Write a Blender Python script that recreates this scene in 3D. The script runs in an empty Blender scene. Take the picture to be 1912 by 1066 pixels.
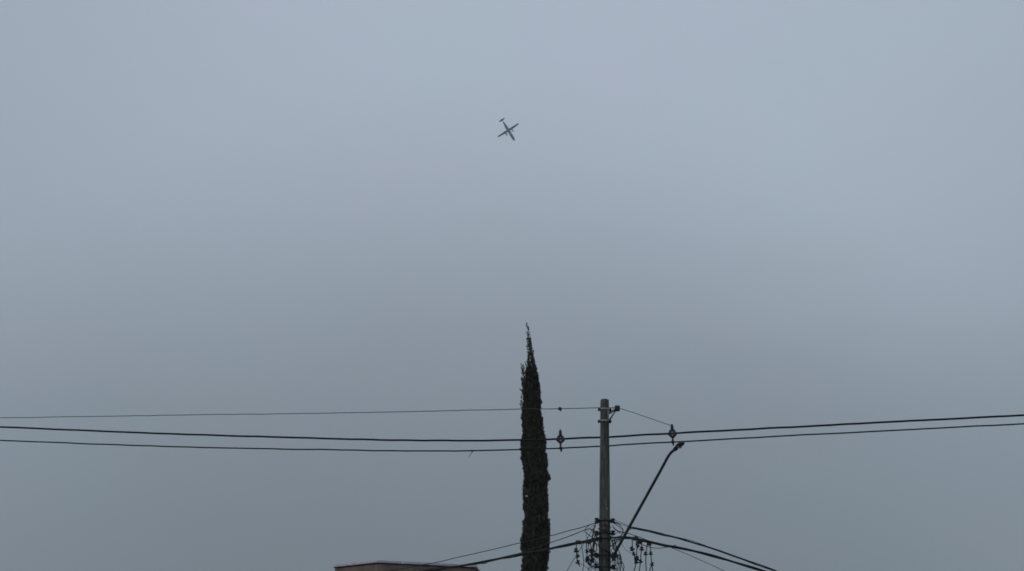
import bpy, bmesh, math, random
from mathutils import Vector, Matrix, noise
R = math.radians
rnd = random.Random(11)
S = bpy.context.scene
C = S.collection

# ------------------------------------------------------------------ camera
PITCH = R(22.6)
F = 1859.0                       # focal length in pixels of the 1912 px wide photograph
EYE = Vector((0, 0, 1.6))
cam = bpy.data.cameras.new('camera')
cam.sensor_width = 36.0
cam.lens = 36.0 * F / 1912.0
cam.clip_start = 0.1
cam.clip_end = 20000
co = bpy.data.objects.new('camera', cam)
co.location = EYE
co.rotation_euler = (R(90) + PITCH, 0, 0)
C.objects.link(co)
S.camera = co
S.render.engine = 'CYCLES'
try:
    S.cycles.filter_width = 1.7
except Exception:
    pass

# ------------------------------------------------------------------ sky
SUN = Vector((-0.80, -0.22, 0.55)).normalized()
world = bpy.data.worlds.new("World")
S.world = world
world.use_nodes = True
nt = world.node_tree
nt.nodes.clear()
def nn(t, **k):
    n = nt.nodes.new(t)
    for a, b in k.items():
        setattr(n, a, b)
    return n
L = nt.links.new
out = nn('ShaderNodeOutputWorld')
bg = nn('ShaderNodeBackground')
bg.inputs['Strength'].default_value = 0.1
sky = nn('ShaderNodeTexSky', sky_type='NISHITA', sun_disc=False)
sky.sun_elevation = math.asin(SUN.z)
sky.sun_rotation = math.atan2(SUN.x, SUN.y)
sky.dust_density = 4.0
tc = nn('ShaderNodeTexCoord')
sep = nn('ShaderNodeSeparateXYZ')
L(tc.outputs['Generated'], sep.inputs[0])
# slow unevenness of the cloud sheet: shifts the height the gradient is read at
mp = nn('ShaderNodeMapping')
mp.inputs['Scale'].default_value = (1.3, 1.3, 3.6)
mp.inputs['Location'].default_value = (0.35, 0.2, 0.1)
mp.inputs['Rotation'].default_value = (0.0, R(28), R(8))
L(tc.outputs['Generated'], mp.inputs[0])
n1 = nn('ShaderNodeTexNoise')
n1.inputs['Scale'].default_value = 1.5
n1.inputs['Detail'].default_value = 4.0
n1.inputs['Roughness'].default_value = 0.5
L(mp.outputs[0], n1.inputs['Vector'])
def math_node(op, a, b):
    m = nn('ShaderNodeMath', operation=op)
    for i, v in enumerate((a, b)):
        if isinstance(v, (int, float)):
            m.inputs[i].default_value = v
        else:
            L(v, m.inputs[i])
    return m.outputs[0]
shift = math_node('MULTIPLY', math_node('SUBTRACT', n1.outputs['Fac'], 0.5), 0.30)
hz = math_node('ADD', sep.outputs['Z'], shift)
ramp = nn('ShaderNodeValToRGB')
cr = ramp.color_ramp
cr.interpolation = 'B_SPLINE'
def lin(c):
    return tuple((x / 255 / 12.92 if x / 255 <= 0.04045 else ((x / 255 + 0.055) / 1.055) ** 2.4) for x in c)
stops = [(0.00, (140, 155, 165)), (0.12, (140, 155, 165)), (0.22, (144, 159, 169)), (0.34, (157, 170, 182)),
         (0.48, (161, 172, 186)), (0.62, (156, 167, 181)), (0.80, (163, 174, 188)), (1.00, (170, 180, 193))]
while len(cr.elements) < len(stops):
    cr.elements.new(0.5)
for e, (p, c) in zip(cr.elements, stops):
    e.position = p
    e.color = (*lin(c), 1)
L(hz, ramp.inputs[0])
gain = nn('ShaderNodeMix', data_type='RGBA', blend_type='MULTIPLY')
gain.inputs[0].default_value = 1.0
L(ramp.outputs[0], gain.inputs[6])
# a heavier bank of cloud low ahead, a thinner and brighter stretch high above it
def patch(az, el, rad, amount):
    d = Vector((math.sin(R(az)) * math.cos(R(el)), math.cos(R(az)) * math.cos(R(el)), math.sin(R(el))))
    vm = nn('ShaderNodeVectorMath', operation='DOT_PRODUCT')
    L(tc.outputs['Generated'], vm.inputs[0])
    vm.inputs[1].default_value = d
    mr = nn('ShaderNodeMapRange', interpolation_type='SMOOTHSTEP')
    mr.inputs['From Min'].default_value = math.cos(R(rad))
    mr.inputs['From Max'].default_value = 0.9995
    mr.inputs['To Min'].default_value = 1.0
    mr.inputs['To Max'].default_value = 1.0 + amount
    L(vm.outputs['Value'], mr.inputs['Value'])
    return mr.outputs['Result']
GAIN = 12.5
level = math_node('MULTIPLY', math_node('MULTIPLY', patch(-2, -2, 38, -.40), patch(6, 36, 34, .16)), GAIN)
L(level, gain.inputs[7])
# faint drift of hue between mauve and green grey
mp2 = nn('ShaderNodeMapping')
mp2.inputs['Scale'].default_value = (3.0, 3.0, 4.0)
mp2.inputs['Rotation'].default_value = (0.3, R(35), 0.2)
L(tc.outputs['Generated'], mp2.inputs[0])
n2 = nn('ShaderNodeTexNoise')
n2.inputs['Scale'].default_value = 2.2
n2.inputs['Detail'].default_value = 3.0
L(mp2.outputs[0], n2.inputs['Vector'])
tint = nn('ShaderNodeValToRGB')
t = tint.color_ramp
t.elements[0].position = 0.36
t.elements[0].color = (1.015, 0.993, 1.01, 1)
t.elements[1].position = 0.64
t.elements[1].color = (0.985, 1.006, 0.992, 1)
L(n2.outputs['Fac'], tint.inputs[0])
hue = nn('ShaderNodeMix', data_type='RGBA', blend_type='MULTIPLY')
hue.inputs[0].default_value = 1.0
L(gain.outputs[2], hue.inputs[6])
L(tint.outputs[0], hue.inputs[7])
# the clear sky above the cloud sheet shows through by a few percent
mix = nn('ShaderNodeMix', data_type='RGBA')
mix.inputs[0].default_value = 0.96
L(sky.outputs[0], mix.inputs[6])
L(hue.outputs[2], mix.inputs[7])
L(mix.outputs[2], bg.inputs['Color'])
L(bg.outputs[0], out.inputs[0])

sun = bpy.data.lights.new('sun', 'SUN')
sun.energy = 0.5
sun.angle = R(35)
sun.color = (1.0, 0.96, 0.9)
so = bpy.data.objects.new('sun', sun)
so.rotation_euler = SUN.to_track_quat('Z', 'Y').to_euler()
so.location = (0, 0, 50)
C.objects.link(so)
S.view_settings.view_transform = 'Standard'
S.view_settings.look = 'None'
S.view_settings.exposure = 0
S.view_settings.gamma = 1
S.view_settings.use_curve_mapping = False

# ------------------------------------------------------------------ helpers
RT = Vector((1, 0, 0))
FW = Vector((0, math.cos(PITCH), math.sin(PITCH)))
UP = Vector((0, -math.sin(PITCH), math.cos(PITCH)))
def ray(px, py):
    return FW + RT * ((px - 956) / F) - UP * ((py - 533) / F)
def P(px, py, Y):                          # the point Y metres ahead seen at that pixel
    d = ray(px, py)
    return EYE + d * (Y / d.y)

def tag(o, label=None, cat=None, group=None, kind=None):
    for k, v in (('label', label), ('category', cat), ('group', group), ('kind', kind)):
        if v:
            o[k] = v
    return o
def empty(name, loc, *a, **k):
    o = bpy.data.objects.new(name, None)
    o.empty_display_size = 0.2
    o.location = loc
    C.objects.link(o)
    return tag(o, *a, **k)
class MB:
    """collects shapes in world coordinates, built as one object"""
    def __init__(self):
        self.v = []; self.f = []; self.smooth = []
    def add(self, vs, fs, smooth=False):
        b = len(self.v)
        self.v += [Vector(v) for v in vs]
        self.f += [tuple(i + b for i in f) for f in fs]
        self.smooth += [smooth] * len(fs)
    def box(self, c, size, rot=None, bevel=0.0):
        c = Vector(c); m = rot or Matrix.Identity(3)
        x, y, z = (s / 2 for s in size)
        if bevel:
            b = min(bevel, x * .9, y * .9, z * .9)
            bm = bmesh.new()
            bmesh.ops.create_cube(bm, size=1)
            for v in bm.verts:
                v.co = Vector((v.co.x * size[0], v.co.y * size[1], v.co.z * size[2]))
            bmesh.ops.bevel(bm, geom=bm.edges[:], offset=b, segments=2, affect='EDGES', profile=.5)
            bm.verts.ensure_lookup_table()
            self.add([c + m @ v.co for v in bm.verts], [[v.index for v in f.verts] for f in bm.faces], True)
            bm.free()
            return
        vs = [c + m @ Vector((a * x, b * y, d * z)) for a in (-1, 1) for b in (-1, 1) for d in (-1, 1)]
        self.add(vs, [(0, 1, 3, 2), (4, 6, 7, 5), (0, 4, 5, 1), (2, 3, 7, 6), (0, 2, 6, 4), (1, 5, 7, 3)])
    def tube(self, pts, rad, n=8, caps=True, smooth=True):
        pts = [Vector(p) for p in pts]
        if not hasattr(rad, '__len__'):
            rad = [rad] * len(pts)
        vs = []; fs = []
        ref = Vector((0, 0, 1))
        d0 = (pts[1] - pts[0]).normalized()
        if abs(d0.dot(ref)) > .9:
            ref = Vector((0, 1, 0))
        for i, p in enumerate(pts):
            d = (pts[min(i + 1, len(pts) - 1)] - pts[max(i - 1, 0)]).normalized()
            a = d.cross(ref)
            if a.length < 1e-4:
                a = d.cross(Vector((1, 0, 0)))
            a.normalize(); b = d.cross(a).normalized()
            ref = a.cross(d).normalized()
            for k in range(n):
                t = 2 * math.pi * k / n
                vs.append(p + (a * math.cos(t) + b * math.sin(t)) * rad[i])
        for i in range(len(pts) - 1):
            for k in range(n):
                fs.append((i * n + k, i * n + (k + 1) % n, (i + 1) * n + (k + 1) % n, (i + 1) * n + k))
        self.add(vs, fs, smooth)
        if caps:
            b = len(self.v) - len(vs)
            self.f.append(tuple(b + k for k in range(n))[::-1]); self.smooth.append(False)
            self.f.append(tuple(b + (len(pts) - 1) * n + k for k in range(n))); self.smooth.append(False)
    def lathe(self, o, axis, prof, n=14):
        """prof: list of (distance along axis, radius)"""
        axis = Vector(axis).normalized(); o = Vector(o)
        self.tube_axis = axis
        a = axis.orthogonal().normalized(); b = axis.cross(a)
        vs = []; fs = []
        for (h, r) in prof:
            for k in range(n):
                t = 2 * math.pi * k / n
                vs.append(o + axis * h + (a * math.cos(t) + b * math.sin(t)) * max(r, 1e-4))
        for i in range(len(prof) - 1):
            for k in range(n):
                fs.append((i * n + k, i * n + (k + 1) % n, (i + 1) * n + (k + 1) % n, (i + 1) * n + k))
        fs.append(tuple(range(n))[::-1]); fs.append(tuple((len(prof) - 1) * n + k for k in range(n)))
        self.add(vs, fs, True)
    def build(self, name, m, parent=None, origin=None):
        org = Vector(parent.location) if parent is not None else Vector(origin or (0, 0, 0))
        p = parent
        while p is not None and p.parent is not None:
            p = p.parent; org += Vector(p.location)
        me = bpy.data.meshes.new(name)
        me.from_pydata([v - org for v in self.v], [], self.f)
        me.polygons.foreach_set('use_smooth', self.smooth)
        me.materials.append(m)
        me.update()
        o = bpy.data.objects.new(name, me)
        C.objects.link(o)
        if parent is not None:
            o.parent = parent
        else:
            o.location = org
        return o

def streak(m, amount, scale=(26, 26, .7)):
    t = m.node_tree; b = t.nodes['Principled BSDF']
    src = b.inputs['Base Color'].links[0].from_socket
    tc = t.nodes.new('ShaderNodeTexCoord'); mp_ = t.nodes.new('ShaderNodeMapping'); mp_.inputs['Scale'].default_value = scale
    t.links.new(tc.outputs['Object'], mp_.inputs[0])
    n = t.nodes.new('ShaderNodeTexNoise'); n.inputs['Scale'].default_value = 1; n.inputs['Detail'].default_value = 5
    t.links.new(mp_.outputs[0], n.inputs['Vector'])
    r_ = t.nodes.new('ShaderNodeValToRGB'); r_.color_ramp.elements[0].position = .38; r_.color_ramp.elements[1].position = .6
    r_.color_ramp.elements[0].color = (1 - amount,) * 3 + (1,); r_.color_ramp.elements[1].color = (1.1, 1.08, 1.04, 1)
    t.links.new(n.outputs['Fac'], r_.inputs[0])
    x = t.nodes.new('ShaderNodeMix'); x.data_type = 'RGBA'; x.blend_type = 'MULTIPLY'; x.inputs[0].default_value = 1
    t.links.new(src, x.inputs[6]); t.links.new(r_.outputs[0], x.inputs[7]); t.links.new(x.outputs[2], b.inputs['Base Color'])

def mat(name, col, rough=.8, metal=0.0, var=0.25, scale=6.0, bump=0.0, bscale=30.0, col2=None, spec=.3, detail=6, stretch=(1, 1, 1)):
    m = bpy.data.materials.new(name)
    m.use_nodes = True
    t = m.node_tree; b = t.nodes['Principled BSDF']
    b.inputs['Roughness'].default_value = rough
    b.inputs['Metallic'].default_value = metal
    b.inputs['Specular IOR Level'].default_value = spec
    tc = t.nodes.new('ShaderNodeTexCoord')
    mpn = t.nodes.new('ShaderNodeMapping'); mpn.inputs['Scale'].default_value = stretch
    t.links.new(tc.outputs['Object'], mpn.inputs[0])
    n = t.nodes.new('ShaderNodeTexNoise')
    n.inputs['Scale'].default_value = scale; n.inputs['Detail'].default_value = detail; n.inputs['Roughness'].default_value = .6
    t.links.new(mpn.outputs[0], n.inputs['Vector'])
    r = t.nodes.new('ShaderNodeValToRGB')
    r.color_ramp.elements[0].position = .3; r.color_ramp.elements[1].position = .7
    c2 = col2 or tuple(min(1, c * (1 + var)) for c in col)
    c1 = tuple(c * (1 - var) for c in col)
    r.color_ramp.elements[0].color = (*c1, 1); r.color_ramp.elements[1].color = (*c2, 1)
    t.links.new(n.outputs['Fac'], r.inputs[0])
    t.links.new(r.outputs[0], b.inputs['Base Color'])
    if bump:
        n3 = t.nodes.new('ShaderNodeTexNoise'); n3.inputs['Scale'].default_value = bscale; n3.inputs['Detail'].default_value = 5
        t.links.new(mpn.outputs[0], n3.inputs['Vector'])
        bp = t.nodes.new('ShaderNodeBump'); bp.inputs['Strength'].default_value = bump; bp.inputs['Distance'].default_value = .02
        t.links.new(n3.outputs['Fac'], bp.inputs['Height'])
        t.links.new(bp.outputs[0], b.inputs['Normal'])
    return m

M = dict(
    concrete=mat('weathered_concrete', (.135, .138, .125), .95, var=.35, spec=.1, scale=3.5, bump=.5, bscale=60, stretch=(6, 6, 1)),
    steel=mat('galvanised_steel', (.30, .31, .32), .5, .6, var=.3, scale=20, bump=.1),
    dark_steel=mat('rusty_dark_steel', (.07, .06, .055), .7, .3, var=.4, scale=30, bump=.2),
    lamp_arm=mat('dull_painted_steel', (.055, .06, .065), .55, .4, var=.3, scale=14, bump=.1),
    cable=mat('black_cable_sheath', (.018, .019, .022), .75, var=.35, scale=5),
    grey_cable=mat('sun_bleached_cable_sheath', (.045, .046, .05), .8, var=.4, scale=5),
    bare=mat('bare_aluminium_strand', (.10, .105, .11), .6, .5, var=.2, scale=8),
    polymer=mat('dark_polymer_insulator', (.035, .036, .045), .5, var=.3, scale=25, bump=.1),
    porcelain=mat('grey_glazed_insulator', (.065, .07, .078), .35, var=.2, scale=20),
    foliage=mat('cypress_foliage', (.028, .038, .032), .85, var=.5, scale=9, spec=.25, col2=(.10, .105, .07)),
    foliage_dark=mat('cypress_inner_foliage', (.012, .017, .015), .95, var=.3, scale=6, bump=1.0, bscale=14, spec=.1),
    cone=mat('cypress_cone', (.13, .11, .075), .8, var=.4, scale=9),
    bark=mat('cypress_bark', (.09, .065, .045), .95, var=.3, scale=8, bump=.8, bscale=25, stretch=(3, 3, .6)),
    wall=mat('stained_brown_render', (.27, .215, .185), .95, var=.28, scale=1.6, bump=.4, bscale=40, detail=9),
    coping=mat('pale_cement_coping', (.62, .57, .63), .9, var=.2, scale=5, bump=.3, bscale=40),
    dark_strip=mat('near_black_strip', (.03, .028, .032), .7, var=.3, scale=8),
    asphalt=mat('asphalt', (.05, .05, .05), .95, var=.25, scale=3, bump=.4, bscale=120),
    earth=mat('trodden_earth', (.15, .13, .10), 1, var=.3, scale=.6, bump=.4, bscale=8),
    pave=mat('cement_pavement', (.24, .235, .22), .95, var=.2, scale=1.5, bump=.3, bscale=50),
    kerb=mat('kerb_stone', (.3, .29, .27), .9, var=.2, scale=3, bump=.3, bscale=40),
    scrap=mat('pale_plastic_scrap', (.62, .62, .58), .6, var=.1, scale=10),
    white=mat('aircraft_white_paint', (.33, .37, .43), .4, var=.04, scale=.4),
    airgrey=mat('aircraft_grey_paint', (.19, .225, .28), .45, var=.05, scale=.6),
    airdark=mat('propeller_black', (.05, .05, .055), .5, var=.1, scale=2),
    glass=mat('cockpit_glass', (.02, .025, .03), .1, var=.05, scale=2, spec=.6),
    lens=mat('lamp_lens', (.28, .28, .27), .25, var=.05, scale=3, spec=.5),
)

streak(M['concrete'], .45)
streak(M['wall'], .25, (1.6, 1.6, .8))

# ------------------------------------------------------------------ ground (below the frame)
def slab(name, x0, x1, y0, y1, z0, z1, m):
    b = MB(); b.box(((x0 + x1) / 2, (y0 + y1) / 2, (z0 + z1) / 2), (x1 - x0, y1 - y0, z1 - z0))
    return tag(b.build(name, m), kind='structure')
g = MB(); g.add([(-3000, -3000, -.02), (3000, -3000, -.02), (3000, 3000, -.02), (-3000, 3000, -.02)], [(0, 1, 2, 3)])
tag(g.build('ground', M['earth']), kind='structure')
g = MB(); g.add([(-90, 8, -.012), (90, 8, -.012), (90, 22.4, -.012), (-90, 22.4, -.012)], [(0, 1, 2, 3)])
tag(g.build('road', M['asphalt']), kind='structure')
slab('kerb', -90, 90, 22.4, 22.58, -.02, .13, M['kerb'])
slab('pavement', -90, 90, 22.58, 27.5, -.02, .125, M['pave'])

HAZE = 3.0e-4
hm_ = bpy.data.materials.new('haze_air'); hm_.use_nodes = True
hm_.node_tree.nodes.clear()
ho_ = hm_.node_tree.nodes.new('ShaderNodeOutputMaterial')
hv_ = hm_.node_tree.nodes.new('ShaderNodeVolumePrincipled')
hv_.inputs['Color'].default_value = (.93, .96, 1, 1)
hv_.inputs['Density'].default_value = HAZE
hm_.node_tree.links.new(hv_.outputs[0], ho_.inputs['Volume'])
b = MB(); b.box((0, 0, 379.5), (6100, 6100, 761)); tag(b.build('haze', hm_), kind='stuff')

# ------------------------------------------------------------------ building
zr = P(705, 1047, 38).z
A = P(705, 1047, 38)
def at_height(px, py, z):
    d = ray(px, py); return EYE + d * ((z - EYE.z) / d.z)
Bc = at_height(888, 1056, zr)
Lp = at_height(654, 1052.6, zr)
left = (Lp - A); left.z = 0; left.normalize()
Lc = A + left * 2.3
back = Vector((left.x * .35, 1, 0)).normalized() * 7
outline = [A, Bc, Bc + Vector((.3, 7, 0)), Lc + Vector((.2, 6.0, 0)), Lc]
def prism(pts, z0, z1):
    n = len(pts)
    vs = [(p.x, p.y, z0) for p in pts] + [(p.x, p.y, z1) for p in pts]
    return vs, [tuple(range(n))[::-1], tuple(range(n, 2 * n))] + [(i, (i + 1) % n, (i + 1) % n + n, i + n) for i in range(n)]
def grow(pts, d):
    c = sum((Vector((p.x, p.y, 0)) for p in pts), Vector()) / len(pts)
    res = []
    n = len(pts)
    for i, p in enumerate(pts):
        a = (pts[i] - pts[i - 1]); b = (pts[(i + 1) % n] - pts[i])
        na = Vector((a.y, -a.x, 0)).normalized(); nb = Vector((b.y, -b.x, 0)).normalized()
        m = (na + nb).normalized()
        res.append(Vector((p.x, p.y, 0)) + m * (d / max(.35, m.dot(na))))
    return res
house = empty('building', (A.x, A.y, 0), 'low flat-topped brown rendered building with a pale coping, left of the cypress', 'building')
b = MB(); b.add(*prism(grow(outline, -.02), -.02, zr - .105)); b.build('wall', M['wall'], house)
b = MB(); b.add(*prism(grow(outline, .0), zr - .103, zr - .065)); b.build('strip_below_coping', M['dark_strip'], house)  # thin near-black strip between the wall top and the coping
# coping as short cement lengths with a joint between them
og = grow(outline, .055); ig = grow(outline, -.16)
for i in range(len(outline)):
    p0, p1 = og[i], og[(i + 1) % 5]; q0, q1 = ig[i], ig[(i + 1) % 5]
    n = max(1, round((p1 - p0).length / .95))
    for k in range(n):
        a, c = k / n + .004, (k + 1) / n - .004
        dz = rnd.uniform(-.006, .006)
        b = MB()
        b.add(*prism([p0.lerp(p1, a), p0.lerp(p1, c), q0.lerp(q1, c), q0.lerp(q1, a)], zr - .063, zr + .012 + dz))
        b.build('coping_stone', M['coping'], house)

# ------------------------------------------------------------------ cypress
CY = 36.0
prof = [(609, 984.6, 985.4), (620, 983, 987), (636, 983, 990), (650, 984, 994), (668, 985, 997), (685, 985, 1000), (702, 985, 1002),
        (720, 984, 1004.5), (738, 981.5, 1006.5), (756, 980, 1008.3), (766, 976.5, 1009), (785, 976.5, 1011), (800, 977, 1012), (818, 978, 1014.5),
        (832, 975, 1018), (850, 975.5, 1018.5), (868, 977.5, 1020), (885, 980, 1022), (893, 980, 1023.5), (912, 979.5, 1019.8),
        (922, 977.5, 1021.5), (935, 978, 1023), (950, 978, 1023.3), (963, 980.5, 1019.8), (978, 978, 1024.5), (1000, 976.8, 1024.6),
        (1020, 975.3, 1024), (1040, 976.5, 1022.5), (1056, 977.3, 1021), (1066, 977, 1019), (1100, 976, 1022), (1160, 975, 1025), (1300, 979, 1024), (1380, 985, 1018)]
rows = []
for (py, l, r) in prof:
    a = P(l, py, CY); c = P(r, py, CY)
    rows.append((a.z, a.x, c.x))
rows.sort()
def edge(z):
    if z <= rows[0][0]:
        return rows[0][1:]
    for i in range(len(rows) - 1):
        if rows[i][0] <= z <= rows[i + 1][0]:
            t = (z - rows[i][0]) / (rows[i + 1][0] - rows[i][0])
            return rows[i][1] * (1 - t) + rows[i + 1][1] * t, rows[i][2] * (1 - t) + rows[i + 1][2] * t
    return rows[-1][1:]
zt = rows[-1][0]
cyp = empty('cypress_tree', (sum(edge(1)) / 2, CY, 0), 'tall narrow dark green cypress with a wispy tip, left of the concrete pole', 'tree')
cx0 = sum(edge(1)) / 2
b = MB()
tp = [(cx0, CY, -.1), (cx0, CY, .8)] + [((edge(z)[0] + edge(z)[1]) / 2, CY, z) for z in (2, 4, 6, 8, 10, 12, 13.3)]
b.tube([Vector(p) for p in tp], [.22, .17, .15, .13, .11, .09, .07, .045, .02], 10)
b.build('trunk', M['bark'], cyp)
# inner mass
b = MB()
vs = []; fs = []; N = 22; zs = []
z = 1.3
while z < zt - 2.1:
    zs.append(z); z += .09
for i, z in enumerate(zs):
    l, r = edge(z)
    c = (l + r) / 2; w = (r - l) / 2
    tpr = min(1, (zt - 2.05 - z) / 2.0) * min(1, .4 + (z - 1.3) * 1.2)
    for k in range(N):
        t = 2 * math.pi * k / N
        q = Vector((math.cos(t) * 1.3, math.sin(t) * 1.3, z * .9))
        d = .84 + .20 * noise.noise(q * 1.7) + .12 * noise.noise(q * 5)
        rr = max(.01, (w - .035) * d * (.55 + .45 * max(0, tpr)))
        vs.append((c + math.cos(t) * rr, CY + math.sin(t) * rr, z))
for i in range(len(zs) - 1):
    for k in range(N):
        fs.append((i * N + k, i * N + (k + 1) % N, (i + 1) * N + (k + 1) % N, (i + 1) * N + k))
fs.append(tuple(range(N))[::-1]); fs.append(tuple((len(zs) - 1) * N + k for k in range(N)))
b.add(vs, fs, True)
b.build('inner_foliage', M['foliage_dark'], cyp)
# sprays: little forked scale-leaf twigs that point upward
def spray(b, p, d, ln, w):
    """one flat forked twig, 5 slim blades"""
    d = d.normalized()
    s = d.cross(Vector((rnd.uniform(-1, 1), rnd.uniform(-1, 1), rnd.uniform(-.3, .3)))).normalized()
    n = d.cross(s)
    for (o, a, l2) in ((0, 0, 1), (.25, .5, .6), (.3, -.5, .6), (.55, .35, .42), (.6, -.4, .4)):
        q = p + d * (ln * o)
        e = (d + s * a).normalized()
        tip = q + e * (ln * l2 * (1 - o * .3))
        mid = q.lerp(tip, .45)
        side = (s if a == 0 else n.cross(e)).normalized() * (w * .5)
        i = len(b.v)
        b.v += [q, mid + side + n * w * .2, tip, mid - side + n * w * .2]
        b.f.append((i, i + 1, i + 2, i + 3)); b.smooth.append(False)
def crown(b, count, z0, z1, lo, hi, inner=.72, ln=(.10, .25)):
    for _ in range(count):
        z = z0 + (z1 - z0) * rnd.random()
        l, r = edge(z)
        c = (l + r) / 2; w = (r - l) / 2
        t = rnd.uniform(0, 2 * math.pi)
        q = Vector((math.cos(t) * 1.1, math.sin(t) * 1.1, z * 1.0))
        clump = noise.noise(q * 2.2) + .6 * noise.noise(q * 6)
        rr = w * (inner + (1 - inner) * math.sqrt(rnd.random())) * (1 + .20 * clump)
        rr = min(rr, w * 1.07)
        p = Vector((c + math.cos(t) * rr, CY + math.sin(t) * rr, z - .06))
        d = Vector((math.cos(t) * rnd.uniform(.02, .38), math.sin(t) * rnd.uniform(.02, .38), 1)) + Vector((rnd.uniform(-.16, .16), rnd.uniform(-.16, .16), 0))
        spray(b, p, d, rnd.uniform(*ln) * (.8 if z > zt - 2 else 1), rnd.uniform(lo, hi))
b = MB()
crown(b, 17000, 1.2, zt - 1.7, .022, .045)
crown(b, 1100, zt - 3.4, zt - 1.8, .018, .035, inner=.2)
crown(b, 190, zt - 2.0, zt - 1.1, .018, .028, inner=.15)
crown(b, 45, zt - 1.2, zt - .5, .014, .022, inner=.15)
f = b.build('crown', M['foliage'], cyp)
f['kind'] = 'stuff'
# loose leaders that make the ragged top
def leader(b, pts, dens, spread, ln, w, tube_r=.008):
    pts = [P(x, y, CY + dy) for (x, y, dy) in pts]
    b.tube(pts, [tube_r * (1.1 - i / len(pts)) for i in range(len(pts))], 5)
    for i in range(len(pts) - 1):
        seg = (pts[i + 1] - pts[i])
        for _ in range(int(dens * seg.length)):
            t = rnd.random()
            p = pts[i] + seg * t
            a = rnd.uniform(0, 2 * math.pi)
            fr = 1 - (i + t) / len(pts) * .75
            p = p + Vector((math.cos(a), math.sin(a), 0)) * rnd.uniform(0, spread) * fr
            d = seg.normalized() + Vector((math.cos(a), math.sin(a), 0)) * rnd.uniform(.1, .6)
            spray(b, p, d, rnd.uniform(*ln), w)
b = MB()
leader(b, [(992, 700, 0), (991, 670, 0), (989, 645, 0), (987, 625, 0), (985, 609, 0)], 44, .075, (.08, .2), .020, .010)
leader(b, [(989, 690, .1), (988, 660, .08), (986, 640, .05), (983.5, 622, 0)], 26, .05, (.08, .19), .018)
leader(b, [(995, 700, -.1), (994.5, 675, -.1), (992.5, 652, -.05), (989.5, 634, 0)], 62, .055, (.08, .17), .022)
leader(b, [(997, 712, .05), (998, 690, .05), (997, 672, .02)], 80, .05, (.08, .15), .026)
for (x0, y0, x1, y1, dy) in ((980, 748, 974.8, 684, 0), (982, 744, 977.5, 690, .12), (984, 740, 980, 698, -.12), (985.5, 734, 983, 682, .05),
                             (979, 752, 976, 712, -.15), (983, 748, 979.5, 716, .18), (986, 722, 986.5, 676, -.05), (978.5, 772, 975, 744, -.1)):
    xm = (x0 + x1) / 2 - 1.2
    leader(b, [(x0, y0, dy), (xm, (y0 + y1) / 2, dy), ((xm + x1) / 2 + .4, y0 * .25 + y1 * .75, dy), (x1, y1, dy)], 48, .05, (.09, .22), .020, .009)
b.build('ragged_top', M['foliage'], cyp)['kind'] = 'stuff'
# pale cones dotted over the crown
for _ in range(150):
    z = rnd.choice([rnd.uniform(5.5, zt - 3), rnd.uniform(5.2, 8)])
    l, r = edge(z); w = (r - l) / 2
    t = rnd.uniform(math.pi * 1.02, math.pi * 1.98)
    rr = w * rnd.uniform(.95, 1.03)
    s = rnd.uniform(.010, .019)
    b = MB()
    b.lathe(((l + r) / 2 + math.cos(t) * rr, CY + math.sin(t) * rr, z), (rnd.uniform(-.3, .3), -.2, 1), [(-s, s * .3), (-s * .4, s), (s * .4, s), (s, s * .3)], 6)
    b.build('cone', M['cone'], cyp)
# scrap caught on the left edge of the tree
sp = P(983, 926, CY - .62)
sc = empty('snagged_scrap', sp, 'small pale scrap on a string caught on the left edge of the cypress', 'scrap')
b = MB()
w = .046
b.add([sp + Vector((-w, .0, .02)), sp + Vector((w * .7, -.01, .035)), sp + Vector((w, .01, -.02)), sp + Vector((-w * .3, -.02, -.04)),
       sp + Vector((-w, .02, .02)), sp + Vector((w * .7, .01, .035)), sp + Vector((w, .03, -.02)), sp + Vector((-w * .3, .0, -.04))],
      [(0, 3, 2, 1), (4, 5, 6, 7), (0, 1, 5, 4), (1, 2, 6, 5), (2, 3, 7, 6), (3, 0, 4, 7)])
b.build('scrap', M['scrap'], sc)
b = MB(); b.tube([P(978.5, 908, CY - .6), P(980, 916, CY - .62), P(982, 923, CY - .62), sp], .006, 5)
b.build('string', M['bare'], sc)

# ------------------------------------------------------------------ concrete pole
PY = 25.0
ptop = P(1129, 746, PY); plow = P(1129, 1040, PY)
axis = (ptop - plow).normalized()
pbase = ptop - axis * ((ptop.z) / axis.z)
hgt = (ptop - pbase).length
pole = empty('utility_pole', pbase, 'round tapered grey concrete utility pole carrying brackets and tangled wires', 'pole')
def pr(h):                                  # radius at distance h along the pole
    return .185 - (.185 - .110) * h / hgt
def on(py):                                 # point of the axis seen at that image height
    lo, hi = 0, hgt
    for _ in range(40):
        m = (lo + hi) / 2; q = pbase + axis * m - EYE
        y = 533 - F * q.dot(UP) / q.dot(FW)
        if y < py: hi = m
        else: lo = m
    return lo
b = MB()
hs = [-.1] + [hgt * i / 24 for i in range(25)]
b.lathe(pbase, axis, [(h, pr(max(h, 0)) + .002 * math.sin(h * 3)) for h in hs[:-1]] + [(hgt - .03, .110), (hgt - .01, .106), (hgt, .088)], 28)
b.build('shaft', M['concrete'], pole)
ax = axis.cross(Vector((0, 1, 0))).normalized()       # +x-ish across the pole
if ax.x < 0: ax = -ax
fwd = Vector((0, 1, 0))
rotm = Matrix((ax, fwd, axis)).transposed()
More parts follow.
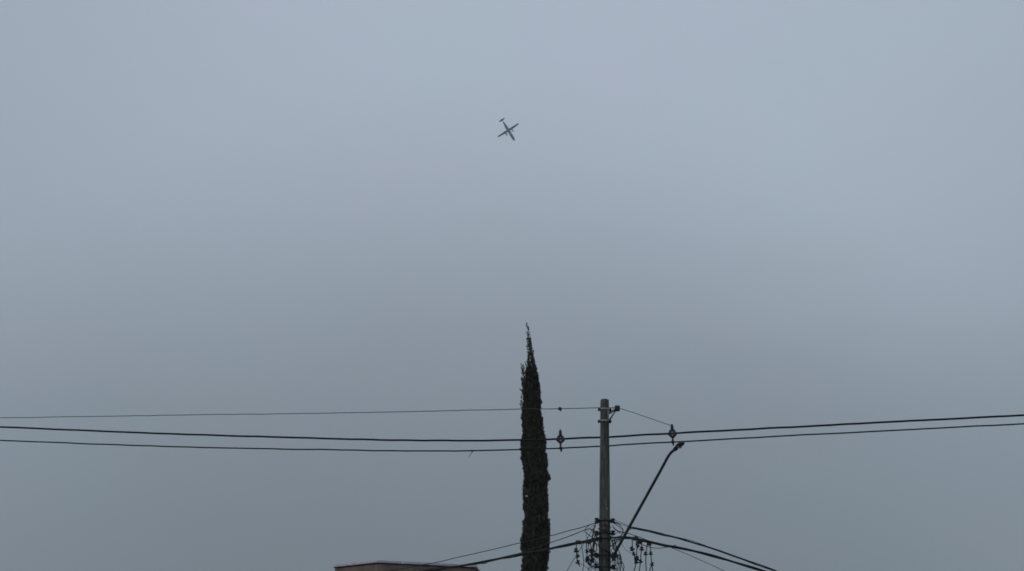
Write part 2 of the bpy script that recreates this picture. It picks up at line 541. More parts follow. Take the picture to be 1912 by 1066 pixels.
def band(py, w=.05, mtl='steel', lugs=True, parent=pole, lug=.055, x=1.0):
    h = on(py); r = pr(h)
    b = MB()
    b.lathe(pbase, axis, [(h - w / 2, r + .001), (h - w / 2, r + .008), (h + w / 2, r + .008), (h + w / 2, r + .001)], 28)
    b.build('band', M[mtl], parent)
    if lugs:
        for s in (-1, 1):
            b = MB()
            c = pbase + axis * h + ax * s * (r + lug / 2 + .004)
            b.box(c, (lug, .10, w * .9), rotm, .006)
            for q in (-.08, .08):
                b.lathe(c + fwd * q, fwd, [(-.05, .012), (-.03, .012), (-.03, .02), (.03, .02), (.03, .012), (.05, .012)], 6)
            b.build('clamp_lug', M['dark_steel'], parent)
    return h
h1 = band(765, .05); h2 = band(787, .05)
# bolt holes, a steel tag and a strap higher up
for py, dx in ((757, -.02), (776, .015), (800, -.01), (860, .01), (925, .0)):
    h = on(py); c = pbase + axis * h + ax * dx - fwd * (pr(h) - .006)
    b = MB(); b.lathe(c, -fwd, [(0, .017), (.008, .017), (.009, .011), (.010, .002)], 8); b.build('bolt_hole_plug', M['dark_steel'], pole)
h = on(951); c = pbase + axis * h + ax * .05 - fwd * (pr(h) - .010)
b = MB(); b.box(c, (.04, .006, .05), rotm @ Matrix.Rotation(.35, 3, 'Z'), .002); b.build('metal_tag', M['lens'], pole)
# bracket: arm, brace, head
arm_end = P(1152.5, 762.5, PY - .02)
b = MB()
a0 = pbase + axis * (h1 - .10) + ax * (pr(h1) + .0) + fwd * -.03
b.tube([a0, arm_end - ax * .02], .030, 4, smooth=False); b.build('bracket_arm', M['steel'], pole)
b = MB(); a1 = pbase + axis * (h2 + .02) + ax * (pr(h2) + .0) + fwd * -.03
b.tube([a1, a0.lerp(arm_end, .85) - axis * .02], .024, 6); b.build('bracket_brace', M['steel'], pole)
b = MB(); b.box(pbase + axis * ((h1 + h2) / 2) + ax * (pr(h1) - .03) + fwd * -.075, (.035, .03, (h1 - h2) * .95), rotm, .005)
b.build('bracket_plate', M['steel'], pole)
b = MB(); b.box(arm_end, (.13, .12, .135), rotm, .012)
b.lathe(arm_end + axis * .04, axis, [(0, .02), (.012, .032), (.022, .02), (.03, .026), (.04, .012)], 10)
b.build('bracket_head', M['polymer'], pole)
for i, (py, x) in enumerate([(972, 1), (996, 1), (1037, 1), (1059, 1)]):
    h = band(py, .045 if i else .06, 'dark_steel', True, pole, .05)
    # spool insulators carried by the bands
    for s in (-1, 1):
        if i == 2 and s == 1:
            continue
        c = pbase + axis * (h + rnd.uniform(-.01, .02)) + ax * s * (pr(h) + .065) - fwd * .05
        b = MB()
        b.lathe(c - axis * .04, axis, [(-.02, .02), (-.012, .052), (.02, .056), (.032, .032), (.048, .032), (.06, .056), (.09, .05), (.10, .02)], 12)
        b.build('spool_insulator', M['polymer'], pole)
# loops of spare cable lashed round the shaft between the bands
def around(py0, py1, turns, off, rad, n=30, ph=0):
    pts = []
    for k in range(n + 1):
        t = k / n
        h = on(py0 + (py1 - py0) * t); a = ph + turns * 2 * math.pi * t
        r = pr(h) + off + .008 * math.sin(7 * t + ph)
        pts.append(pbase + axis * h + ax * math.cos(a) * r + fwd * math.sin(a) * r)
    return pts
for k, (a, c, tn, off, rr) in enumerate([(975, 985, 1.0, .014, .008), (983, 1003, .8, .018, .009), (990, 998, 1.3, .012, .007), (1002, 1008, 1.1, .02, .012), (1012, 1034, .7, .014, .007), (1020, 1055, .9, .018, .008), (1030, 1048, 1.2, .013, .006), (1045, 1075, .8, .02, .009), (1006, 1060, .5, .022, .007)]):
    b = MB(); b.tube(around(a, c, tn, off, rr, ph=k * 1.9), rr, 6); b.build('lashed_cable', M['cable' if k % 2 else 'grey_cable'], pole)
# two more steps: riser pipe low on the pole, below the frame
b = MB(); q0 = pbase + ax * (pr(0) + .04); b.tube([q0, pbase + axis * on(1075) + ax * (pr(4) + .035)], .025, 10); b.build('riser_pipe', M['grey_cable'], pole)

# ------------------------------------------------------------------ wires
def spline(pts, n=14):
    pts = [Vector(p) for p in pts]
    q = [pts[0] * 2 - pts[1]] + pts + [pts[-1] * 2 - pts[-2]]
    res = []
    for i in range(1, len(q) - 2):
        for k in range(n):
            t = k / n
            a, b_, c, d = q[i - 1], q[i], q[i + 1], q[i + 2]
            res.append(.5 * ((2 * b_) + (c - a) * t + (2 * a - 5 * b_ + 4 * c - d) * t * t + (3 * b_ - a - 3 * c + d) * t ** 3))
    res.append(pts[-1])
    return res
def wire(name, pix, rad, m, label, cat='cable', group=None, n=14, wob=0.0):
    pts = spline([P(*p) for p in pix], n)
    if wob:
        sd = rnd.uniform(0, 99)
        pts = [p + Vector((0, noise.noise(p * 1.3 + Vector((sd, 0, 0))), noise.noise(p * 1.7 + Vector((0, sd, 0))))) * wob for p in pts]
    b = MB(); b.tube(pts, rad, 7)
    o = b.build(name, m, origin=pts[0])
    tag(o, label, cat, group)
    return o
# parabola fits in the plane behind the pole
LY = 26.2
wire('guard_wire', [(-420, 784, 30.5), (0, 780, 29), (300, 775.5, 28), (654, 770.5, 27), (800, 767.5, 26.6), (950, 764.2, 26), (1045, 762.8, 25.6), (1122, 761.2, 25.18), (1150, 761, 25.0)], .0105, M['bare'],
     'thin topmost wire running left from the bracket near the pole top', 'wire', wob=.01)
wire('stay_wire', [(1153, 761, 25.0), (1180, 769.5, 25.15), (1205, 778, 25.3), (1230, 786.5, 25.5), (1256, 795.5, 25.75)], .0085, M['bare'],
     'short thin wire sloping from pole-top bracket down to the right-hand spacer', 'wire')
wire('power_cable', [(-420, 778, 29.5), (0, 797, 28.6), (330, 810, 27.7), (654, 820, 27), (760, 822, 26.8), (880, 822.5, 26.6), (976, 821.5, 26.4), (1046, 819, 26.2), (1128, 816, 26), (1200, 812, 25.85), (1256, 809, 25.75), (1500, 796, 25.3), (1912, 775, 24.8), (2300, 755, 24.5)], .027, M['cable'],
     'thick black power cable, upper of the two heavy lines crossing behind the pole', 'cable', wob=.012)
wire('power_cable', [(-420, 804, 29.5), (0, 822, 28.6), (330, 834, 27.7), (654, 840.3, 27), (760, 841.8, 26.8), (880, 841.2, 26.6), (976, 838.6, 26.4), (1046, 836.8, 26.2), (1128, 832.5, 26), (1200, 828, 25.85), (1256, 825, 25.75), (1500, 812, 25.3), (1912, 791, 24.8), (2300, 771, 24.5)], .0195, M['cable'],
     'slimmer black power cable running just below the thickest one', 'cable', wob=.012)
# dangling strand on the lower cable
k0 = P(881.5, 842, 26.6)
st = empty('dangling_strand', k0, 'thin strand knotted on the lower power cable and dangling below it', 'strand')
b = MB(); b.lathe(k0 - Vector((.02, 0, 0)), (1, 0, -.1), [(0, .018), (.012, .03), (.04, .032), (.05, .018)], 8)
b.build('knot', M['cable'], st)
b = MB(); b.tube(spline([P(882, 843, 26.57), P(880.5, 846, 26.56), P(878, 849.5, 26.56), P(875, 853, 26.56)], 5), [.010 - .0003 * i for i in range(16)], 5)
b.tube([P(882.5, 842, 26.57), P(880, 839.5, 26.56)], .006, 5)
b.build('loose_end', M['grey_cable'], st)
# spacers
def spacer(px, Y, ytop, ybody, ylow, label, full=True):
    c = P(px, ybody, Y)
    top = P(px + .2, ytop, Y); low = P(px + .6, ylow, Y)
    r = empty('cable_spacer', c, label, 'insulator', 'cable spacers on the power lines')
    ups = Vector((0, 0, 1))
    b = MB()
    hh = (top - c).length
    b.tube([c + ups * .09, c + ups * (hh - .0)], [.046, .034], 8)
    b.lathe(c + ups * (hh - .06), ups, [(0, .022), (.01, .04), (.05, .042), (.07, .03), (.10, .022), (.11, .01)], 10)
    b.build('top_pin', M['polymer'], r)
    # diamond-shaped ring body with a hole in it
    b = MB()
    N = 28; K = 8
    vs = []; fs = []
    for i in range(N):
        a = 2 * math.pi * i / N
        rx = .058 * (1 + .05 * math.cos(2 * a)); rz = .088
        cc = c + Vector((math.cos(a) * rx, 0, math.sin(a) * rz))
        rad_d = Vector((math.cos(a), 0, math.sin(a)))
        for j in range(K):
            t = 2 * math.pi * j / K
            th = .042
            vs.append(cc + rad_d * math.cos(t) * th + Vector((0, 1, 0)) * math.sin(t) * .045)
    for i in range(N):
        for j in range(K):
            fs.append((i * K + j, i * K + (j + 1) % K, ((i + 1) % N) * K + (j + 1) % K, ((i + 1) % N) * K + j))
    b.add(vs, fs, True)
    b.build('ring_body', M['porcelain'], r)
    for s in (-1, 1):
        b = MB(); b.lathe(c + Vector((s * .078, 0, -.015)), (s, 0, 0), [(0, .05), (.01, .058), (.022, .052), (.03, .034), (.036, .03)], 10)
        b.build('cable_grip', M['polymer'], r)
    b = MB()
    dl = (c - low).length
    b.tube([c - ups * .10, c - ups * (dl - .04), low - ups * .01], [.030, .024, .026], 8)
    b.build('lower_stem', M['polymer'], r)
    b = MB()
    b.box(low + Vector((0, 0, .0)), (.09, .08, .055), None, .012)
    b.tube([low, low + Vector((.012, 0, -.10))], [.024, .016], 7)
    b.lathe(low + Vector((.01, 0, -.03)), (0, 0, -1), [(0, .02), (.01, .032), (.03, .03), (.05, .014)], 8)
    b.build('lower_clamp', M['polymer'], r)
spacer(1046.5, 26.2, 805, 819.5, 836.8, 'dark ring-shaped cable spacer between the cypress and the concrete pole')
spacer(1255.5, 25.75, 795, 809, 825, 'dark ring-shaped cable spacer farther right, above the street lamp arm')
# splice on top wire
k0 = P(1045.5, 763, 25.6)
sr = empty('wire_splice', k0, 'small dark lump clamped on the thin topmost wire above the left spacer', 'splice')
b = MB(); b.lathe(k0 + Vector((-.045, 0, .012)), (1, 0, -.25), [(0, .02), (.012, .042), (.05, .048), (.085, .036), (.095, .015)], 10); b.build('splice_body', M['polymer'], sr)
b = MB(); b.box(k0 + Vector((.02, 0, -.045)), (.035, .03, .05), None, .008); b.build('bolt', M['dark_steel'], sr)

# ------------------------------------------------------------------ street lamp on its curved arm
LB = P(1144.5, 1040, 24.78)
lamp = empty('street_lamp', LB, 'street lamp on a long slanting arm clamped to the right side of the pole', 'street lamp')
path = spline([P(1143, 1042, 24.80), P(1170, 993, 24.35), P(1201, 937, 23.85), P(1232, 881, 23.3), P(1246, 855, 23.05), P(1253, 845, 22.95), P(1260, 839, 22.9)], 10)
b = MB(); b.tube(path, [.036 - .004 * (i / len(path)) for i in range(len(path))], 12); b.build('arm', M['lamp_arm'], lamp)
b = MB(); b.box(P(1147, 1036, 24.80), (.13, .16, .11), rotm, .015); b.box(P(1146, 1045, 24.82), (.09, .12, .05), rotm, .01)
b.build('clamp', M['dark_steel'], lamp)
e = path[-1]; dr = Vector((.20, -.975, .06)).normalized()
b = MB()
b.lathe(e - dr * .03, dr, [(0, .03), (.01, .045), (.08, .05), (.12, .05), (.13, .04)], 12)
b.build('socket', M['dark_steel'], lamp)
hm = Matrix((dr, dr.cross(Vector((0, 0, 1))).normalized() * -1, Vector((0, 0, 1)))).transposed()
b = MB()
vs = []; fs = []
secs = [(.10, .035, .035), (.16, .065, .05), (.28, .085, .055), (.42, .08, .05), (.50, .06, .035), (.53, .02, .015)]
for (d, w, h) in secs:
    for k in range(12):
        t = 2 * math.pi * k / 12
        z = math.sin(t) * h
        if z < 0: z *= .35
        vs.append(e + dr * d + hm @ Vector((0, math.cos(t) * w, z)))
for i in range(len(secs) - 1):
    for k in range(12):
        fs.append((i * 12 + k, i * 12 + (k + 1) % 12, (i + 1) * 12 + (k + 1) % 12, (i + 1) * 12 + k))
fs.append(tuple(range(12))[::-1]); fs.append(tuple(60 + k for k in range(12)))
b.add(vs, fs, True); b.build('lamp_head', M['lamp_arm'], lamp)
b = MB()
c = e + dr * .31 - Vector((0, 0, .028))
b.lathe(c, (0, 0, -1), [(0, .062), (.01, .058), (.03, .04), (.04, .012)], 14); b.build('lens', M['lens'], lamp)

# ------------------------------------------------------------------ telephone bundles
def bundle(name, pix, strands, rad, spread, label, twist=1.5, ends=None, m='cable', seed=1, ties=True, k=1.25, group='bundles of telephone cable'):
    r = random.Random(seed)
    base = spline([P(*p) for p in pix], 12)
    root = empty(name, base[0], label, 'cable bundle', group)
    cum = [0]
    for i in range(1, len(base)):
        cum.append(cum[-1] + (base[i] - base[i - 1]).length)
    for s in range(strands):
        ph = 2 * math.pi * s / strands; sd = r.uniform(0, 50)
        pts = []
        for i, p in enumerate(base):
            d = (base[min(i + 1, len(base) - 1)] - base[max(i - 1, 0)]).normalized()
            u = d.cross(Vector((0, 0, 1))).normalized(); v = u.cross(d)
            a = ph + cum[i] * twist
            k = spread * 1.15 * (1 + 1.3 * noise.noise(Vector((cum[i] * .9, sd, 0))))
            if s == strands - 1:
                k *= 1.6
            pts.append(p + u * math.cos(a) * k + v * math.sin(a) * k)
        b = MB(); b.tube(pts, rad * 1.25 * r.uniform(.8, 1.2), 6)
        b.build('cable', M[m if s % 3 else 'grey_cable'], root)
    if ties:
        d = .5
        i = 0
        while d < cum[-1]:
            while cum[i] < d: i += 1
            b = MB()
            dd = (base[min(i + 1, len(base) - 1)] - base[i - 1]).normalized()
            b.lathe(base[i] - dd * .03, dd, [(0, spread), (.01, spread + rad * 1.25), (.05, spread + rad * 1.25), (.06, spread)], 10)
            b.build('lashing', M['cable'], root)
            d += r.uniform(.6, 1.5)
    return root
TG = None
bundle('telephone_bundle', [(560, 1120, 33.5), (700, 1085, 31.0), (800, 1066, 29.6), (852, 1057.5, 28.8), (900, 1049, 28.1), (977, 1034.5, 26.9), (1023, 1025.3, 26.2), (1080, 1013.5, 25.4), (1114, 1005.5, 24.95), (1122, 1004, 24.82)], 4, .012, .014,
       'thick lumpy bundle of black telephone cables falling left from the pole past the cypress', seed=3)
bundle('telephone_bundle', [(1140, 1004.8, 24.86), (1165, 1003, 24.9), (1186, 1005.5, 25.0), (1207, 1010.5, 25.1), (1240, 1018, 25.3), (1262, 1021.5, 25.45), (1320, 1035, 25.9), (1420, 1064, 26.6), (1520, 1098, 27.2)], 4, .011, .014,
       'lower thick bundle of telephone cables leaving the pole on the right', seed=5)
bundle('telephone_bundle', [(1172, 983.5, 24.98), (1185, 985.5, 25.05), (1200, 989, 25.1), (1215, 992.5, 25.2), (1240, 999, 25.35), (1262, 1004, 25.5), (1330, 1024, 26.0), (1430, 1059, 26.6), (1500, 1086, 27.0)], 4, .009, .012,
       'upper bundle of telephone cables descending to the right above the lower one', seed=8)
tg = 'thin telephone wires around the pole'
W = lambda pix, rad, label, m='grey_cable', wob=.012, n=10: wire('telephone_wire', pix, rad, M[m], label, 'wire', tg, n, wob)
W([(600, 1090, 33), (715, 1068, 31), (800, 1052.6, 29.6), (880, 1035, 28.4), (975, 1013, 26.9), (1023, 1001.5, 26.1), (1070, 989, 25.4), (1108, 977.5, 24.9), (1113, 977, 24.85)], .0105, 'upper thin wire running down left from the pole across the cypress and the building')
W([(890, 1050.5, 28.2), (930, 1042, 27.5), (977, 1030.8, 26.8), (1024, 1014.5, 26.1), (1060, 1002, 25.5), (1092, 989, 25.0), (1101, 987, 24.9), (1107, 990, 24.85), (1112, 999, 24.82), (1116, 1003, 24.8)], .0105, 'second thin wire left of the pole that joins the thick bundle behind the cypress edge')
W([(975, 1033, 26.95), (1000, 1030, 26.55), (1020, 1027, 26.2), (1050, 1019.5, 25.8)], .009, 'loose strand hugging the thick bundle as it crosses the cypress')
W([(886, 1051, 28.3), (893, 1050, 28.2), (900, 1052, 28.1), (907, 1051.5, 28.0), (913, 1047, 27.9)], .008, 'short loose tail sagging from the thick bundle above the building corner')
# right of the pole
for j, (y0, x1, y1) in enumerate([(970, 1180, 984.5), (973.5, 1178, 985.5), (974.5, 1184, 988)]):
    W([(1141, y0, 24.85), (1152, y0 + 2.2, 24.88), (1166, y0 + 8 - j, 24.92), (x1, y1, 25.0)], .0055,
      ['topmost hair-thin wire fanning right from the top band to the upper bundle', 'middle thin wire of the fan between the top band and the upper bundle', 'lowest thin wire of the fan right of the top band'][j])
W([(1143, 981, 24.85), (1150, 989, 24.87), (1158, 992.5, 24.9), (1172, 996, 24.95), (1190, 1001.5, 25.0), (1212, 1010, 25.1), (1228, 1016, 25.2)], .0095, 'dark wire dipping from the pole through the lamp arm onto the lower bundle', 'cable')
W([(1145, 986, 24.85), (1155, 994, 24.88), (1163, 996, 24.9), (1178, 988, 24.95), (1188, 985, 25.05)], .0075, 'wire sagging right of the pole and rising onto the upper bundle')
W([(1187, 1010, 25.0), (1196, 1015, 25.05), (1210, 1020.5, 25.1), (1224, 1023.2, 25.2), (1242, 1022.5, 25.3), (1262, 1018, 25.45)], .0085, 'slack wire looping below the lower bundle at the right')
W([(1240, 1017, 25.3), (1250, 1021, 25.4), (1262, 1026, 25.5), (1300, 1042, 25.8), (1360, 1070, 26.3)], .0075, 'thin wire splitting downward off the lower bundle at the far right')
W([(1160, 1013, 24.9), (1166, 1024, 24.92), (1176, 1032, 24.97), (1184, 1034.5, 25.0)], .0045, 'hair-thin drooping wire between the lamp arm and the right hangers')
W([(1148, 1014, 24.8), (1154, 1026, 24.8), (1159.5, 1040, 24.8), (1160, 1054, 24.8), (1157, 1072, 24.8)], .0095, 'bowed wire loop hanging right of the pole under the lamp arm', 'cable')
W([(1170, 998, 24.7), (1158, 1008, 24.75), (1146, 1020, 24.8), (1141, 1030, 24.8)], .008, 'wire slanting down left beside the lamp arm to the pole', 'cable')
W([(1165, 1002, 24.75), (1150, 1012, 24.78), (1142, 1022, 24.8)], .0055, 'thinner wire slanting to the pole just under the first')
W([(1143, 1045, 24.8), (1146, 1056, 24.8), (1156, 1068, 24.8)], .0065, 'short wire dropping from the lamp clamp out of the picture')
W([(1146, 1048, 24.8), (1148, 1058, 24.78), (1144, 1070, 24.76)], .0065, 'short wire curving back to the pole below the lamp clamp')
# left of the pole
W([(1112, 981, 24.85), (1105, 991, 24.8), (1094, 1009, 24.75), (1080, 1031, 24.7), (1066, 1053, 24.65), (1055, 1073, 24.6)], .0075, 'long thin wire slanting down left away from the pole, out at the bottom edge')
W([(1101, 987, 24.85), (1108, 993, 24.82), (1113, 1002, 24.8), (1110, 1018, 24.8), (1107, 1035, 24.8), (1102, 1052, 24.8), (1096, 1070, 24.8)], .0075, 'wire swinging down the left side of the pole from the upper wires')
W([(1112, 980, 24.85), (1109, 992, 24.82), (1106, 1004, 24.8), (1104, 1012, 24.8)], .0065, 'short wire dropping from the left top insulator to the thick bundle')
W([(1110, 990, 24.84), (1112, 998, 24.8), (1108, 1006, 24.78), (1110, 1014, 24.78)], .0065, 'curled wire end between the left insulator and the thick bundle')
W([(1082, 1012, 25.35), (1086, 1019, 25.3), (1088.5, 1036, 25.3), (1090, 1052, 25.3), (1087, 1072, 25.3)], .009, 'black drop wire between the first and second left hangers', 'cable')
W([(1080, 1052, 25.3), (1090, 1055, 25.2), (1099, 1062, 25.1), (1106, 1070, 25.0)], .0055, 'thin wire drooping right from the outermost left hanger')
W([(1116, 1049, 24.8), (1109, 1054, 24.8), (1104, 1062, 24.8), (1101, 1072, 24.8)], .0065, 'wire curving down left from the pole near the bottom edge')
W([(1106, 1048, 25.0), (1103, 1058, 25.0), (1098, 1064, 25.0), (1094, 1074, 25.0)], .0055, 'thin tail continuing down from the innermost left hanger')

# snarls of spare drop wire on both sides of the shaft
def tangle(label, seeds, Y):
    r = random.Random(seeds)
    side = -1 if 'left' in label else 1
    ex = 1129 + side * 13
    root = empty('cable_tangle', P(ex, 1000, Y), label, 'cable tangle', 'snarls of spare wire beside the pole')
    for k in range(11):
        y0 = r.choice([974, 996, 1005, 1037]) + r.uniform(-2, 2)
        ln = r.uniform(18, 52); sw = r.uniform(5, 30) * side
        x1 = ex + side * r.uniform(-3, 18)
        pts = [P(ex - side * 3, y0, Y), P(ex + sw * .45, y0 + ln * r.uniform(.1, .35), Y + r.uniform(-.1, .1)), P(ex + sw * .8, y0 + ln * r.uniform(.45, .7), Y + r.uniform(-.15, .1)), P(x1, y0 + ln, Y + r.uniform(-.1, .1)), P(ex - side * 2, y0 + ln + r.uniform(4, 16), Y)]
        if k % 3 == 0:
            pts = pts[:4]
        b = MB(); b.tube(spline(pts, 8), r.choice([.0055, .007, .0095]), 6); b.build('spare_wire', M['cable' if k % 3 else 'grey_cable'], root)
    for k in range(2):      # tied coil
        c = P(ex + side * (5 + 9 * k), 1018 + 24 * k + r.uniform(-4, 4), Y - .05)
        pts = []
        for i in range(49):
            a = i / 48 * math.pi * 6
            q = .085 + .012 * math.sin(i * .7)
            pts.append(c + Vector((math.cos(a) * q * .55, math.cos(a) * q * .6 + .004 * i / 6, math.sin(a) * q * 1.25)))
        b = MB(); b.tube(pts, .0065, 6); b.build('coil', M['cable'], root)
tangle('snarl of spare wires and coils hugging the left side of the pole', 4, 24.80)
tangle('snarl of spare wires and coils hugging the right side of the pole', 9, 24.80)

# hangers: a wire with clamps and small spool insulators on it, hung from the bundles
def hanger(pts, blobs, Y, label, sz=1.0):
    base = P(pts[0][0], pts[0][1], Y)
    r = empty('drop_wire_hanger', base, label, 'wire hanger', 'wire hangers under the telephone bundles')
    b = MB(); b.tube(spline([P(x, y, Y + .004 * i) for i, (x, y) in enumerate(pts)], 8), .0115, 6); b.build('drop_wire', M['cable'], r)
    for (x, y, k) in blobs:
        c = P(x, y, Y)
        b = MB(); s = .036 * sz * rnd.uniform(.85, 1.1) * 1.4
        tilt = Vector((rnd.uniform(-.35, .35), rnd.uniform(-.3, .3), 1))
        if k == 0:    # spool
            b.lathe(c - tilt.normalized() * s, tilt, [(0, s * .4), (s * .25, s * 1.25), (s * .7, s * 1.35), (s * .95, s * .6), (s * 1.3, s * .6), (s * 1.5, s * 1.0), (s * 1.9, s * .95), (s * 2.1, s * .3)], 10)
            b.build('spool_insulator', M['polymer'], r)
        elif k == 1:  # clamp on the bundle
            b.lathe(c - Vector((s * 1.4, 0, 0)), (1, 0, rnd.uniform(-.2, .2)), [(0, s * .4), (s * .3, s * .95), (s * 2.2, s * 1.0), (s * 2.7, s * .4)], 10)
            b.build('suspension_clamp', M['dark_steel'], r)
        else:         # wedge anchor
            b.box(c, (s * 1.0, s * .9, s * 2.6), Matrix.Rotation(rnd.uniform(-.3, .3), 3, 'Y'), s * .25)
            b.lathe(c + Vector((s * .4, 0, 0)), (1, 0, 0), [(0, s * .5), (s * .3, s * .7), (s * .8, s * .6), (s, s * .2)], 8)
            b.build('wedge_anchor', M['polymer'], r)
hanger([(1076, 1014), (1076, 1026), (1077, 1038), (1079, 1050), (1083, 1058)], [(1080, 1013, 1), (1075.5, 1027.5, 0), (1077.5, 1038, 2), (1079, 1049.5, 0)], 25.4, 'outermost hanger left of the pole, three dark lumps on one wire')
hanger([(1095, 1011), (1095, 1020), (1096, 1030), (1096, 1043), (1098, 1054)], [(1098.5, 1012, 1), (1096, 1029, 0), (1097, 1042.5, 0), (1095, 1045, 2)], 25.15, 'middle hanger left of the pole', .95)
hanger([(1102.5, 1009), (1103, 1018), (1104.5, 1028), (1105, 1038), (1107, 1050)], [(1104.5, 1028.5, 0), (1105, 1036, 2), (1106, 1046.5, 0)], 25.05, 'innermost hanger left of the pole, tight beside the shaft')
hanger([(1180.5, 1006), (1180.5, 1016), (1181, 1025), (1184, 1035), (1186, 1050)], [(1180, 1024.5, 0), (1183.5, 1034, 0), (1186, 1045, 2)], 25.0, 'hanger right of the pole nearest the lamp arm', .9)
hanger([(1187, 1006), (1189, 1019), (1189, 1030), (1188.5, 1042), (1187, 1054), (1182, 1072)], [(1187, 1006, 1), (1189.5, 1019, 2), (1189, 1042, 0), (1188, 1049, 0)], 25.02, 'second hanger right of the pole with a double lump low on it', 1.0)
hanger([(1197, 1011), (1198, 1024), (1196.5, 1036), (1196, 1048), (1193, 1072)], [(1195, 1013, 1), (1198.3, 1024.5, 0), (1196, 1048, 0)], 25.07, 'third hanger right of the pole, thick clamp on top of it', .95)
hanger([(1209, 1013), (1207.5, 1024), (1206, 1034), (1206, 1054), (1207, 1072)], [(1205.5, 1033.5, 0)], 25.12, 'fourth hanger right of the pole carrying a single small lump', .85)
hanger([(1213, 1013), (1214.5, 1024), (1215, 1034), (1217, 1052), (1219.5, 1072)], [(1212.5, 1015.5, 1), (1215, 1033, 0), (1217.5, 1053, 0)], 25.14, 'outermost hanger right of the pole', .9)
hanger([(1217.5, 1053), (1214, 1062), (1211, 1074)], [], 25.14, 'short wire tail splayed from the lowest lump of the outermost right hanger')

# ------------------------------------------------------------------ aeroplane
D = 1130.0
cpx = (949.6, 243.9)
pc = EYE + ray(*cpx).normalized() * D
vdir = ray(*cpx).normalized()
def img_dir(dx, dy):
    v = RT * dx - UP * dy
    v = v - vdir * v.dot(vdir)
    return v.normalized()
Fi = img_dir(21.5, 35.4)
ph = R(22)
fwdv = (Fi * math.cos(ph) + vdir * math.sin(ph)).normalized()
wing_i = img_dir(36, -26.4)
wv = (wing_i - fwdv * wing_i.dot(fwdv)).normalized()
upv = wv.cross(fwdv)
if upv.dot(vdir) < 0:
    wv = -wv; upv = wv.cross(fwdv)
# local frame: x = wing, y = forward, z = up
rot = Matrix((wv, fwdv, upv)).transposed().to_4x4()
plane = empty('turboprop_airplane', pc, 'small grey high-wing twin propeller airplane banking high in the overcast sky', 'airplane')
plane.rotation_euler = rot.to_euler()
def pbuild(b, name, m, parent):
    me = bpy.data.meshes.new(name)
    me.from_pydata(b.v, [], b.f); me.polygons.foreach_set('use_smooth', b.smooth); me.materials.append(m)
    o = bpy.data.objects.new(name, me); C.objects.link(o); o.parent = parent
    return o
b = MB()
sec = [(14.0, .05, -.35), (13.7, .45, -.3), (13.0, .85, -.18), (12.0, 1.18, -.05), (10.6, 1.4, 0), (8, 1.43, 0), (0, 1.43, 0), (-4, 1.43, 0), (-7, 1.25, .15), (-10, .85, .5), (-12, .5, .8), (-13.2, .18, 1.0)]
vs = []; fs = []; n = 20
for (y, r, z) in sec:
    r *= 1.13
    for k in range(n):
        t = 2 * math.pi * k / n; vs.append((math.cos(t) * r, y, z + math.sin(t) * r))
for i in range(len(sec) - 1):
    for k in range(n):
        fs.append((i * n + k, (i + 1) * n + k, (i + 1) * n + (k + 1) % n, i * n + (k + 1) % n))
b.add(vs, fs, True)
# landing-gear fairings
for s in (-1, 1):
    b.lathe((s * 1.35, -2.8, -1.05), (0, 1, 0), [(0, .1), (.8, .42), (2.4, .5), (3.6, .38), (4.4, .08)], 12)
pbuild(b, 'fuselage', M['white'], plane)
def foil(b, pts, thick):
    """pts: list of (x, y_lead, y_trail, z); lofted flat section with rounded nose"""
    vs = []; fs = []
    shape = [(0, 0), (.08, .5), (.35, .6), (.75, .3), (1, 0), (.75, -.18), (.35, -.35), (.08, -.3)]
    for (x, yl, yt, z) in pts:
        ch = yl - yt
        for (c, h) in shape:
            vs.append((x, yl - c * ch, z + h * thick * ch))
    m = len(shape)
    for i in range(len(pts) - 1):
        for k in range(m):
            fs.append((i * m + k, i * m + (k + 1) % m, (i + 1) * m + (k + 1) % m, (i + 1) * m + k))
    fs.append(tuple(range(m))[::-1]); fs.append(tuple((len(pts) - 1) * m + k for k in range(m)))
    b.add(vs, fs, True)
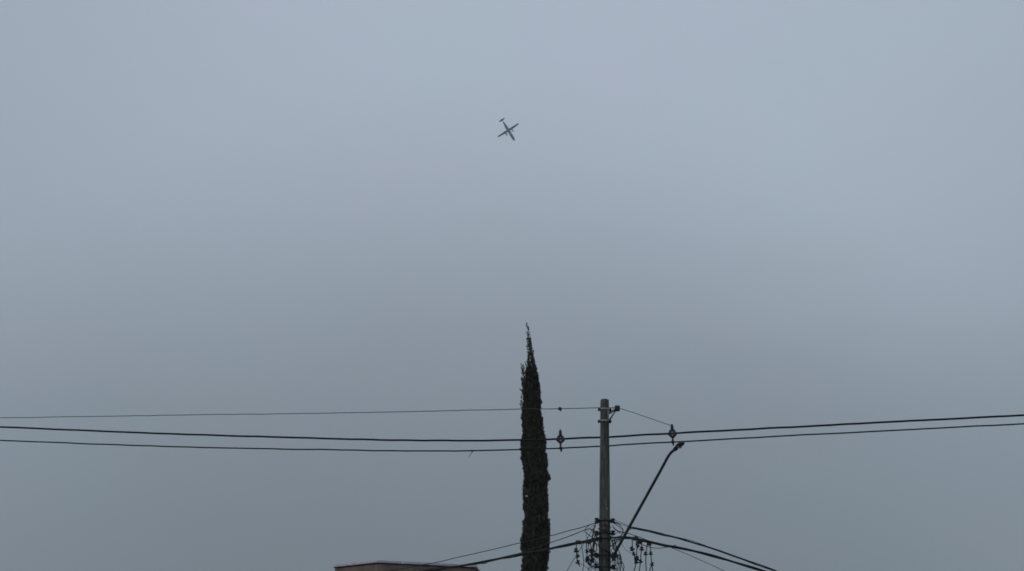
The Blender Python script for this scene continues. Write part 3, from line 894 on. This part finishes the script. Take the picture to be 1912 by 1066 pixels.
for s in (-1, 1):
    b = MB(); foil(b, [(0, 1.5, -1.2, 1.55), (s * 4.9, 1.5, -1.2, 1.6), (s * 13.3, .95, -.75, 1.95), (s * 13.6, .6, -.6, 1.97)], .16); pbuild(b, 'wing', M['airgrey'], plane)
    b = MB()
    b.lathe((s * 4.1, -2.2, 1.3), (0, 1, 0), [(0, .08), (1.2, .5), (3.0, .75), (4.6, .78), (5.6, .62), (6.1, .32)], 14)
    nac = pbuild(b, 'engine_nacelle', M['white'], plane)
    b = MB(); b.lathe((s * 4.1, 3.85, 1.3), (0, 1, 0), [(0, .3), (.3, .27), (.6, .14), (.75, .02)], 12)
    for k in range(6):
        a = k * math.pi / 3 + .3
        dx, dz = math.cos(a), math.sin(a)
        vs = []
        for (r, w) in ((.2, .1), (.9, .17), (1.6, .15), (1.95, .06)):
            for (sw, yy) in ((-1, .04), (1, -.04)):
                for th in (-.025, .025):
                    vs.append((s * 4.1 + dx * r - dz * w * sw, 4.1 + yy + th, 1.3 + dz * r + dx * w * sw))
        fs = []
        for i in range(3):
            o4 = i * 4
            for (p, q) in ((0, 1), (1, 3), (3, 2), (2, 0)):
                fs.append((o4 + p, o4 + q, o4 + 4 + q, o4 + 4 + p))
        fs.append((0, 2, 3, 1)); fs.append((12, 13, 15, 14))
        b.add(vs, fs)
    pbuild(b, 'propeller', M['airdark'], nac)
b = MB()
# vertical fin
vs = []
for (z, yl, yt) in ((1.0, -8.0, -13.2), (2.2, -10.2, -13.3), (5.4, -11.7, -13.9)):
    for th, yy in ((0, yl), (.16, (yl * .6 + yt * .4)), (0, yt), (-.16, (yl * .6 + yt * .4))):
        vs.append((th, yy, z))
fs = [(i * 4 + k, i * 4 + (k + 1) % 4, (i + 1) * 4 + (k + 1) % 4, (i + 1) * 4 + k) for i in range(2) for k in range(4)] + [(3, 2, 1, 0), (8, 9, 10, 11)]
b.add(vs, fs); pbuild(b, 'tail_fin', M['airgrey'], plane)
b = MB(); foil(b, [(-3.6, -12.3, -13.6, 5.5), (0, -11.7, -13.9, 5.5), (3.6, -12.3, -13.6, 5.5)], .14); pbuild(b, 'tailplane', M['airgrey'], plane)
b = MB()
for s in (-1, 1):
    b.add([(s * .2, 13.05, .62), (s * .85, 12.6, .42), (s * 1.02, 12.0, .72), (s * .25, 12.3, 1.08)], [(0, 1, 2, 3)] if s > 0 else [(3, 2, 1, 0)])
pbuild(b, 'cockpit_window', M['glass'], plane)
